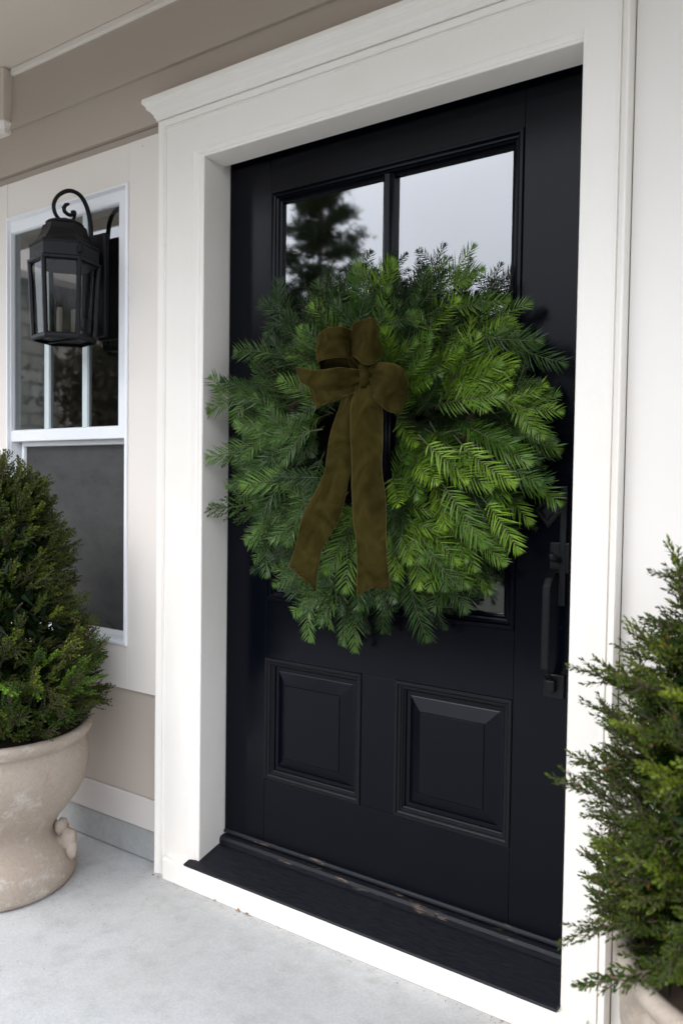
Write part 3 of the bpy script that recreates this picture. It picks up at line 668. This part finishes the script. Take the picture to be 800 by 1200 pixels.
# ------------------------------------------------------------------ lantern
LX = -.5
def lp(u, v): 
    return atX(u, v, LX)
lc = lp(76, 330); LYc = lc.y
lan = thing('wall_lantern', 'black iron wall lantern with scroll hook in front of the window', 'lantern', (LX, LYc, 1.50))
zb_, zt_ = 1.512, 1.748
N6 = 6; A0 = R_(-12.5)
def hexr(r, z, n=N6, a0=A0): return [(LX+r*math.cos(a0+TAU*k/n), LYc+r*math.sin(a0+TAU*k/n), z) for k in range(n)]
MB().rings([hexr(.094, zb_-.006), hexr(.098, zb_), hexr(.098, zb_+.010), hexr(.090, zb_+.014), hexr(.078, zb_+.012), hexr(.076, zb_-.002)], True).build('base_ring', IRONP, lan, fix=True, bevel=.001)
b = MB().rings([hexr(.006, zb_+.002), hexr(.078, zb_+.002)], True, True, False); b.box(LX-.078, LX+.078, LYc-.006, LYc+.006, zb_-.003, zb_+.004); b.build('floor_plate', IRONP, lan, fix=True)
posts = MB()
for k in range(N6):
    c0 = Vector(hexr(.092, zb_+.008)[k]); c1 = Vector(hexr(.103, zt_)[k])
    MB().tube([c0, c1], .0075, 6).build('post', IRONP, lan)
    a, b_ = hexr(.088, zb_+.012)[k], hexr(.088, zb_+.012)[(k+1) % 6]; c, d = hexr(.099, zt_)[(k+1) % 6], hexr(.099, zt_)[k]
    MB().add([a, b_, c, d], [(0, 1, 2, 3)]).build('pane', LGLASS, lan)
hd = MB().rings([hexr(.104, zt_-.006), hexr(.111, zt_-.002), hexr(.111, zt_+.006), hexr(.104, zt_+.009), hexr(.104, zt_+.045), hexr(.108, zt_+.050), hexr(.106, zt_+.055), hexr(.096, zt_+.060), hexr(.080, zt_+.078), hexr(.070, zt_+.098), hexr(.066, zt_+.116), hexr(.060, zt_+.120), hexr(.02, zt_+.124)], True, True, True)
hd.build('hood', IRONP, lan, fix=True, bevel=.0012)
cpm = MB().lathe(LX, LYc, [(.052, zt_+.119), (.058, zt_+.124), (.052, zt_+.129), (.034, zt_+.134), (.018, zt_+.139), (.010, zt_+.143)], 20, True, True); cpm.build('cap', IRONP, lan, smooth=True, fix=True)
for k in (0, 3):      # small vents in the hood band
    a = Vector(hexr(.105, zt_+.028)[k]); MB().box(a.x-.012, a.x+.012, a.y-.006, a.y+.006, a.z-.012, a.z+.012).build('vent', IRONP, lan, bevel=.002)
for dx, dy in ((-.026, 0), (.022, .018), (.012, -.026)):
    MB().lathe(LX+dx, LYc+dy, [(.013, zb_+.003), (.013, zb_+.010), (.009, zb_+.012), (.009, zb_+.095), (.004, zb_+.098)], 10, True, True).build('candle', CANDLE, lan, smooth=True)
    MB().lathe(LX+dx, LYc+dy, [(.004, zb_+.098), (.012, zb_+.112), (.013, zb_+.124), (.007, zb_+.145), (.001, zb_+.162)], 10, True, True).build('bulb', LGLASS, lan, smooth=True)
scr = [(107, 392), (107, 330), (107, 285), (106, 262), (102, 243), (94, 229), (82, 223.5), (70, 228), (63.5, 238), (64.5, 249), (70, 257), (78, 261.5), (84, 260), (87.5, 254), (86.5, 250)]
sp = [lp(u, v) for u, v in scr]
sm = []
for i in range(len(sp)-1):
    q = [max(0, min(len(sp)-1, i+j)) for j in (-1, 0, 1, 2)]
    for k in range(5): sm.append(Vector([cr_(sp[q[0]][c], sp[q[1]][c], sp[q[2]][c], sp[q[3]][c], k/5) for c in range(3)]))
sm.append(sp[-1]); nn_ = len(sm)
arm = MB().tube(sm, [.0075-.0022*min(1, max(0, (i/nn_-.2)/.6)) for i in range(nn_)], 8)
arm.lathe(sp[-1].x, sp[-1].y, [(.001, sp[-1].z-.010), (.008, sp[-1].z-.007), (.010, sp[-1].z), (.008, sp[-1].z+.007), (.001, sp[-1].z+.010)], 10)
arm.build('scroll_arm', IRONP, lan, smooth=True)
cc = [lp(u, v) for u, v in [(81, 239), (77.5, 240), (75, 243.5), (76, 248), (79.5, 251), (83, 252.5), (86.5, 251)]]
MB().tube(cc, [.004, .006, .0068, .0065, .006, .0055, .005], 8).build('inner_curl', IRONP, lan, smooth=True)
MB().box(-.530, -.430, -.112, -.0895, 1.535, 1.865).build('back_plate', IRONP, lan, bevel=.008)
MB().box(-.518, -.482, -.150, -.095, 1.560, 1.590).build('lower_bracket', IRONP, lan, bevel=.003)
MB().tube([(-.5, -.10, 1.80), (-.5, -.125, 1.80)], .010, 8).build('arm_stud', IRONP, lan)

# ------------------------------------------------------------------ planters
def planter(name, label, cx, cy, rot, seed, hs=1.0):
    t_ = thing(name, label, 'planter', (cx, cy, FLOOR), 'weathered clay urns flanking the door')
    z0 = FLOOR
    prof = [(.205, z0+.001), (.222, z0+.006), (.226, z0+.02), (.224, z0+.05), (.216, z0+.085), (.196, z0+.115), (.176, z0+.135), (.168, z0+.150), (.170, z0+.170), (.182, z0+.195), (.206, z0+.225), (.232, z0+.262), (.252, z0+.305), (.262, z0+.350), (.262, z0+.385), (.256, z0+.412), (.251, z0+.424),
            (.252, z0+.430), (.262, z0+.436), (.272, z0+.450), (.274, z0+.463), (.270, z0+.471), (.258, z0+.474), (.246, z0+.470), (.240, z0+.455), (.236, z0+.40)]
    prof = [(r, z0+(z-z0)*hs) for r, z in prof]; MB().lathe(cx, cy, prof, 96, True, False, wob=.004).build('urn', CLAY, t_, smooth=True, fix=True)
    sb = MB(); rings = []
    for r in (0.001, .06, .12, .18, .242):
        rings.append([(cx+r*math.cos(TAU*k/28), cy+r*math.sin(TAU*k/28), z0+.445*hs+.012*noise.noise(Vector((k*.7, r*30, seed)))) for k in range(28)])
    sb.rings(rings, True).build('soil', SOIL, t_, smooth=True)
    return t_
def lump(name, parent, blobs, m=CLAY):
    o = MB()
    for c, rx, ry, rz, sd_ in blobs:
        rg = []
        for i in range(9):
            ph = -math.pi/2+math.pi*i/8; rg.append([])
            for k in range(12):
                a = TAU*k/12; v = Vector((math.cos(ph)*math.cos(a), math.cos(ph)*math.sin(a), math.sin(ph)))
                q = 1+.28*noise.noise(v*1.7+Vector((sd_, sd_, 0))); rg[-1].append(Vector(c)+Vector((v.x*rx, v.y*ry, v.z*rz))*q)
        o.rings(rg, True, True, True)
    return o.build(name, m, parent, smooth=True)
PL = planter('clay_urn', 'wide weathered clay urn standing on porch below window', -.53, -.42, 0, 1)
p1 = at(79, 968, -.30); p2 = at(84, 985, -.28)
lump('broken_lug', PL, [(at(72, 968, -.31), .018, .022, .026, 3), (at(80, 983, -.30), .030, .024, .036, 5), (at(84, 994, -.30), .020, .018, .030, 8), (at(72, 985, -.31), .03, .02, .02, 2)])
PR = planter('clay_urn', 'pale clay urn at right edge beside casing foot, mostly cropped away', 1.555, -.385, 0, 2, .97)

# ------------------------------------------------------------------ shrubs
rs = random.Random(5)
def make_shrub(name, label, cx, cy, prof, variants, nb, z_lo, z_hi, twist, up=.45, inner=170, fresh=None, scale=(.9, 1.2)):
    """prof(z) = radius of the outline; branches root near the stem and end on that outline"""
    t_ = thing(name, label, 'shrub', (cx, cy, .31))
    st = MB(); st.tube([(cx, cy, .29), (cx+.01, cy, .6), (cx-.01, cy+.01, .9), (cx, cy, z_hi-.10)], [.022, .018, .012, .005], 8)
    for k in range(26):
        z = z_lo+(z_hi-z_lo)*(k/26)*.9; a = k*2.4; r = prof(z)*.75
        st.tube([(cx, cy, max(.32, z-.10)), (cx+math.cos(a)*r*.5, cy+math.sin(a)*r*.5, max(.34, z-.03)), (cx+math.cos(a)*r, cy+math.sin(a)*r, max(.345, z)+.02)], [.006, .004, .002], 5)
    st.build('stem', BARK, t_, smooth=True)
    for i in range(nb):
        f = ((i+.5)/nb)**1.25; z = z_lo+(z_hi-z_lo)*f; a = i*2.39996+rs.uniform(-.3, .3); r = prof(z)*rs.uniform(.86, 1.08)
        v_ = rs.choice(fresh) if fresh and z < z_lo+.22 and rs.random() < .8 else rs.choice(variants)
        b, w_, me, ln = v_; s_ = rs.uniform(*scale)
        el = up+rs.gauss(0, .18) + .75*max(0, (f-.75))/.25
        if z < z_lo+.12: el = rs.uniform(-.45, .3)
        d = Vector((math.cos(a)*math.cos(el), math.sin(a)*math.cos(el), math.sin(el)))
        tip = Vector((cx+math.cos(a)*r, cy+math.sin(a)*r, z+.03)); p = tip-d*ln*s_
        link('branch', me, t_, orient(p, d, Vector((rs.gauss(0, .5), rs.gauss(0, .5), 1)), s_))
    it = []; st_ = []
    for i in range(inner):
        z = z_lo+(z_hi-.06-z_lo)*rs.random()**1.5; a = rs.uniform(0, TAU); r = prof(z)*(rs.uniform(.25, .75) if i % 2 else rs.uniform(.72, .97)); b, w_, me, ln = rs.choice(variants); s_ = rs.uniform(.7, 1.)
        el = rs.uniform(-.2, .9); d = Vector((math.cos(a)*math.cos(el), math.sin(a)*math.cos(el), math.sin(el)))
        p = Vector((cx+math.cos(a)*r, cy+math.sin(a)*r, max(z_lo+.01, z)))-d*ln*.5
        m_ = orient(p, d, Vector((rs.gauss(0, .6), rs.gauss(0, .6), 1)), s_); it.append((b, m_)); st_.append((w_, m_))
    shade_blades = MB()  # dark blades added in the core, standing in for its shade
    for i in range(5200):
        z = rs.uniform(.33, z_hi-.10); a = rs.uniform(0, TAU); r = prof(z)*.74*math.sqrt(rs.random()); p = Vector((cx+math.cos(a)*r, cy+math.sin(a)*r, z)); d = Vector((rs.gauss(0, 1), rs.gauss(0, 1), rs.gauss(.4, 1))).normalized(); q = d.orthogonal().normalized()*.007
        shade_blades.add([p-q, p+q, p+d*.045], [(0, 1, 2)])
    o = link('inner_foliage', join_mesh('inner_foliage', [(shade_blades, FIR_DARK), (merge(it), variants[0][2].materials[0]), (merge(st_), BARK)]), t_, Matrix.Identity(4)); o['kind'] = 'stuff'
    return t_
def vset(n, m, r, **k):
    L_ = []
    for i in range(n):
        ln = r.uniform(*k['ln']); kk = dict(k); kk.pop('ln'); b, t_ = feather_sprig(ln, rnd=r, **kk); L_.append((b, t_, join_mesh('branch', [(b, m), (t_, BARK)]), ln))
    return L_
rv = random.Random(11)
vL = vset(9, SHRUB_L, rv, ln=(.070, .10), nl=.0125, w=.0050, nside=10, dens=.0030, spread=44, sub=.62, planar=.1)
vLf = vset(5, SHRUB_L2, rv, ln=(.10, .13), nl=.0125, w=.0048, nside=12, dens=.0028, spread=46, sub=.5, planar=.8)
vR = vset(9, SHRUB_R, rv, ln=(.12, .17), nl=.0160, w=.0044, nside=11, dens=.0028, spread=42, sub=.42, planar=.25)
def interp(tab):
    def f(z):
        for (a, ra), (b, rb) in zip(tab, tab[1:]):
            if z <= b: return ra+(rb-ra)*max(0, (z-a)/(b-a))
        return tab[-1][1]
    return f
make_shrub('conical_shrub', 'dense dark conical evergreen in clay urn below the lantern', -.53, -.42,
    interp([(.33, .26), (.42, .315), (.50, .315), (.60, .285), (.72, .25), (.82, .22), (.92, .185), (1.02, .15), (1.09, .09), (1.15, .02)]), vL, 290, .36, 1.13, 0, .70, 1300, vLf)
YS = make_shrub('yew_shrub', 'loose feathery evergreen with reaching branches at right edge', 1.53, -.38,
    interp([(.28, .24), (.40, .29), (.55, .29), (.65, .30), (.75, .26), (.85, .20), (.95, .13), (1.02, .07), (1.10, .02)]), vR, 240, .33, 1.02, 0,   .45, 560, None, (.8, 1.2))
for u0, v0, u1, v1, y0, y1, k in [(760, 960, 646, 905, -.50, -.52, 1), (740, 930, 668, 880, -.44, -.46, 1), (790, 850, 704, 762, -.42, -.44, 1), (800, 800, 738, 718, -.40, -.42, 1), (815, 730, 786, 634, -.40, -.42, 1),
        (770, 1080, 652, 1078, -.50, -.54, 1), (790, 1130, 672, 1163, -.56, -.60, 1), (760, 1010, 684, 1022, -.46, -.48, 1), (780, 900, 712, 830, -.42, -.42, 1), (760, 1040, 700, 978, -.50, -.5, 1), (800, 760, 752, 745, -.4, -.42, 1), (810, 700, 775, 668, -.4, -.4, 1)]:
    a, b = at(u0, v0, y0), at(u1, v1, y1); v_ = rs.choice(vR); link('branch', v_[2], YS, orient(a, b-a, Vector((rs.gauss(0, .4), -.6, 1)), (b-a).length/v_[3]))
# bark scraps on the urn rims and litter by the sill: small dry leaves
def scrap(mbx, p, s_, rot, tilt, cup=.3):
    M_ = Matrix.Translation(p) @ Euler((tilt, cup, rot)).to_matrix().to_4x4()
    pts = [(-1, 0, 0), (-.4, .42, .12), (.3, .38, .15), (1, 0, .05), (.3, -.38, .15), (-.4, -.42, .12), (0, 0, -.05)]
    mbx.add([M_ @ (Vector(q)*s_) for q in pts], [(6, 0, 1), (6, 1, 2), (6, 2, 3), (6, 3, 4), (6, 4, 5), (6, 5, 0)])
def litter(u, v, s_, i, label):
    d = fw+RT*((u-400)/F)-UP*((v-600)/F); p = CAM+d*((FLOOR+.004-CAM.z)/d.z)
    p.y = min(p.y, D-.024)
    b = MB(); scrap(b, p, s_, i*1.9, .15*(-1)**i); o = b.build('dry_leaf', DEAD, None)
    sf = o.modifiers.new('thick', 'SOLIDIFY'); sf.thickness = .0008
    o['label'] = label; o['category'] = 'leaf'; o['group'] = 'dry leaf scraps along the sill'
litter(187, 1021, .006, 0, 'tiny tan leaf scrap at the left foot of the casing')
litter(194, 1023, .006, 1, 'small brown leaf scrap just right of the casing foot')
litter(261, 1049, .005, 2, 'small dark leaf bit below left part of the white apron')
litter(285, 1063, .008, 3, 'orange-brown curled leaf below the white apron')
litter(294, 1068, .009, 4, 'long tan leaf scrap, rightmost below the apron')
rl = random.Random(3)
gb = MB()
for i in range(130):
    x = rl.uniform(-.17, 1.1); y = D-.023-abs(rl.gauss(0, .012)); scrap(gb, Vector((x, y, FLOOR+.002)), rl.uniform(.0012, .003), rl.uniform(0, 6), .1)
for i in range(60):
    x = rl.uniform(-.7, -.18); y = -.09-abs(rl.gauss(0, .03)); scrap(gb, Vector((x, y, FLOOR+.002)), rl.uniform(.001, .0025), rl.uniform(0, 6), .1)
for i in range(240):
    cx_, cy_ = ((-.53, -.42) if i % 3 else (1.4, -.5)); a = rl.uniform(0, TAU); r = .25+abs(rl.gauss(0, .16)); p = Vector((cx_+math.cos(a)*r, cy_+math.sin(a)*r, FLOOR+.0015)); d = Vector((rl.gauss(0, 1), rl.gauss(0, 1), 0)).normalized(); q = Vector((-d.y, d.x, 0))*.0008
    if p.y < -.16: gb.add([p-q, p+q, p+d*.011+Vector((0, 0, .001))], [(0, 1, 2)])
gb.build('grit', DEAD, kind='stuff', label='fine brown crumbs and grit along the wall foot')

# ------------------------------------------------------------------ garden seen in the glass
rt = random.Random(9)
def conifer(label, x, y, h, r, seed):
    t_ = thing('pine_tree', label, 'tree', (x, y, -.55), 'trees across the street'); rr = random.Random(seed)
    tk = MB(); tk.tube([(x, y, -.6), (x+.1, y, h*.5), (x, y, h*.97)], [.20, .13, .03], 8)
    cr = MB(); 
    for k in range(62):
        f = .20+.80*k/62; z = -.55+(h+.55)*f; a = k*2.4+rr.uniform(-.4, .4); l = r*(1.08-f)*rr.uniform(.65, 1.25)+.25
        e = Vector((x+math.cos(a)*l, y+math.sin(a)*l, z+l*.22)); tk.tube([(x, y, z-.1), ((x+e.x)/2, (y+e.y)/2, z+.02), e], [.05, .035, .015], 5)
        for j in range(int(5+l*4)):
            s_ = rr.uniform(.35, 1.05); c = Vector((x, y, z)).lerp(e, s_)+Vector((rr.gauss(0, .12), rr.gauss(0, .12), rr.gauss(.04, .08)))
            for q in range(26):
                v = Vector((rr.gauss(0, 1), rr.gauss(0, 1), rr.gauss(0, .55))); p = c+v*.14; d = Vector((rr.gauss(0, 1), rr.gauss(0, 1), rr.gauss(.3, .7))).normalized(); s2 = d.orthogonal()*.03
                cr.add([p-s2, p+s2, p+d*.20], [(0, 1, 2)])
    tk.build('trunk', BARK, t_, smooth=True); cr.build('crown', TREE_G, t_)
conifer('tall open pine seen mirrored in the left pane of the door', -11.4, -16, 9.6, 2.6, 1)
conifer('distant pine left of the mirrored one across the lawn', -19.5, -19, 8.5, 2.4, 2)
def broad(label, x, y, h, r, seed, m):
    t_ = thing('leafy_tree', label, 'tree', (x, y, -.55), 'trees across the street'); rr = random.Random(seed)
    tk = MB(); tk.tube([(x, y, -.6), (x+.15, y, h*.35), (x, y+.1, h*.6)], [.22, .16, .10], 8); cr = MB()
    for k in range(34):
        a = rr.uniform(0, TAU); el = rr.uniform(.1, 1.4); l = r*rr.uniform(.5, 1); c0 = Vector((x, y, h*.40+rr.uniform(0, h*.2)))
        e = c0+Vector((math.cos(a)*math.cos(el)*l, math.sin(a)*math.cos(el)*l, math.sin(el)*l*1.1)); tk.tube([c0, c0.lerp(e, .5)+Vector((0, 0, .1)), e], [.06, .04, .012], 5)
        for q in range(170):
            p = e+Vector((rr.gauss(0, 1), rr.gauss(0, 1), rr.gauss(0, .8)))*.42; d = Vector((rr.gauss(0, 1), rr.gauss(0, 1), rr.gauss(0, 1))).normalized(); s2 = d.orthogonal()*.05
            cr.add([p-s2, p+d*.08+s2, p+d*.16], [(0, 1, 2)])
    tk.build('trunk', BARK, t_, smooth=True); cr.build('crown', m, t_)
for i, (x, y, h, r, lb) in enumerate([(-9.5, -8.6, 4.3, 1.5, 'small brown-leaved tree before the stone house'), (-25, -18, 7.4, 3.0, 'broad brown-leaved tree behind the stone house'), (-24, -24, 8.2, 3.2, 'farthest brown-leaved tree past the stone house')]):
    broad(lb, x, y, h, r, 30+i, TREE_B)
nh = thing('neighbour_house', 'grey-brown stone house across the side lawn, mirrored in the window', 'house', (-14, -12, -.55))
def stone():
    m, t = mat('coursed_stone'); b = N(t, 'ShaderNodeTexBrick'); mp_ = N(t, 'ShaderNodeMapping'); g = N(t, 'ShaderNodeTexCoord')
    mp_.inputs['Rotation'].default_value = (0, R_(90), R_(0)); cx2 = N(t, 'ShaderNodeSeparateXYZ'); cb2 = N(t, 'ShaderNodeCombineXYZ')
    t.links.new(g.outputs['Object'], cx2.inputs[0]); t.links.new(cx2.outputs[1], cb2.inputs[0]); t.links.new(cx2.outputs[2], cb2.inputs[1]); t.links.new(cb2.outputs[0], b.inputs['Vector'])
    b.inputs['Scale'].default_value = 1.0; b.inputs['Brick Width'].default_value = .75; b.inputs['Row Height'].default_value = .32; b.inputs['Mortar Size'].default_value = .035
    b.inputs['Color1'].default_value = (.34, .29, .23, 1); b.inputs['Color2'].default_value = (.55, .50, .44, 1); b.inputs['Mortar'].default_value = (.12, .11, .10, 1)
    c = mixc(t, ramp(t, noise_(t, 1.4, 5, pos(t)), [(.4, (0,)*3), (.65, (.8,)*3)]), b.outputs['Color'], (.20, .18, .12))
    return finish(m, t, c, .9)[0]
STONE = stone()
MB().box(-20, -14, -19, -5, -.6, 5.4).build('wall', STONE, nh)
MB().rings([[(-20.4, y, 5.35), (-13.5, y, 5.35), (-13.5, y, 5.5), (-17, y, 7.6), (-20.4, y, 5.5)] for y in (-19.5, -4.5)], True, True, True).build('roof', TAUPE, nh, fix=True)
for y in (-15.5, -12.0, -8.0):
    f_ = MB().box(-14.02, -13.95, y-.6, y+.6, 1.0, 2.8).build('window', SASH, nh); MB().box(-13.955, -13.94, y-.5, y+.5, 1.1, 2.7).build('pane', GLASS, f_)
# hedge added at the far lawn edge, tall and solid to darken mirrored horizon
hg = MB(); rh = random.Random(4); hg.box(-46, 31, -26.4, -25.8, -.6, 4.7)
for i in range(20000):
    x = rh.uniform(-45, 30); p = Vector((x, -26+rh.uniform(-.7, .7), rh.uniform(-.5, 5.4+.5*math.sin(x*.7)+.3*math.sin(x*2.1)))); d = Vector((rh.gauss(0, 1), rh.gauss(0, 1), rh.gauss(0, 1))).normalized(); s2 = d.orthogonal()*.14
    hg.add([p-s2, p+s2, p+d*.4], [(0, 1, 2)])
hg.build('hedge', TREE_G, kind='stuff', label='dark leafy hedge added along the far edge of the lawn, darkening the reflections')
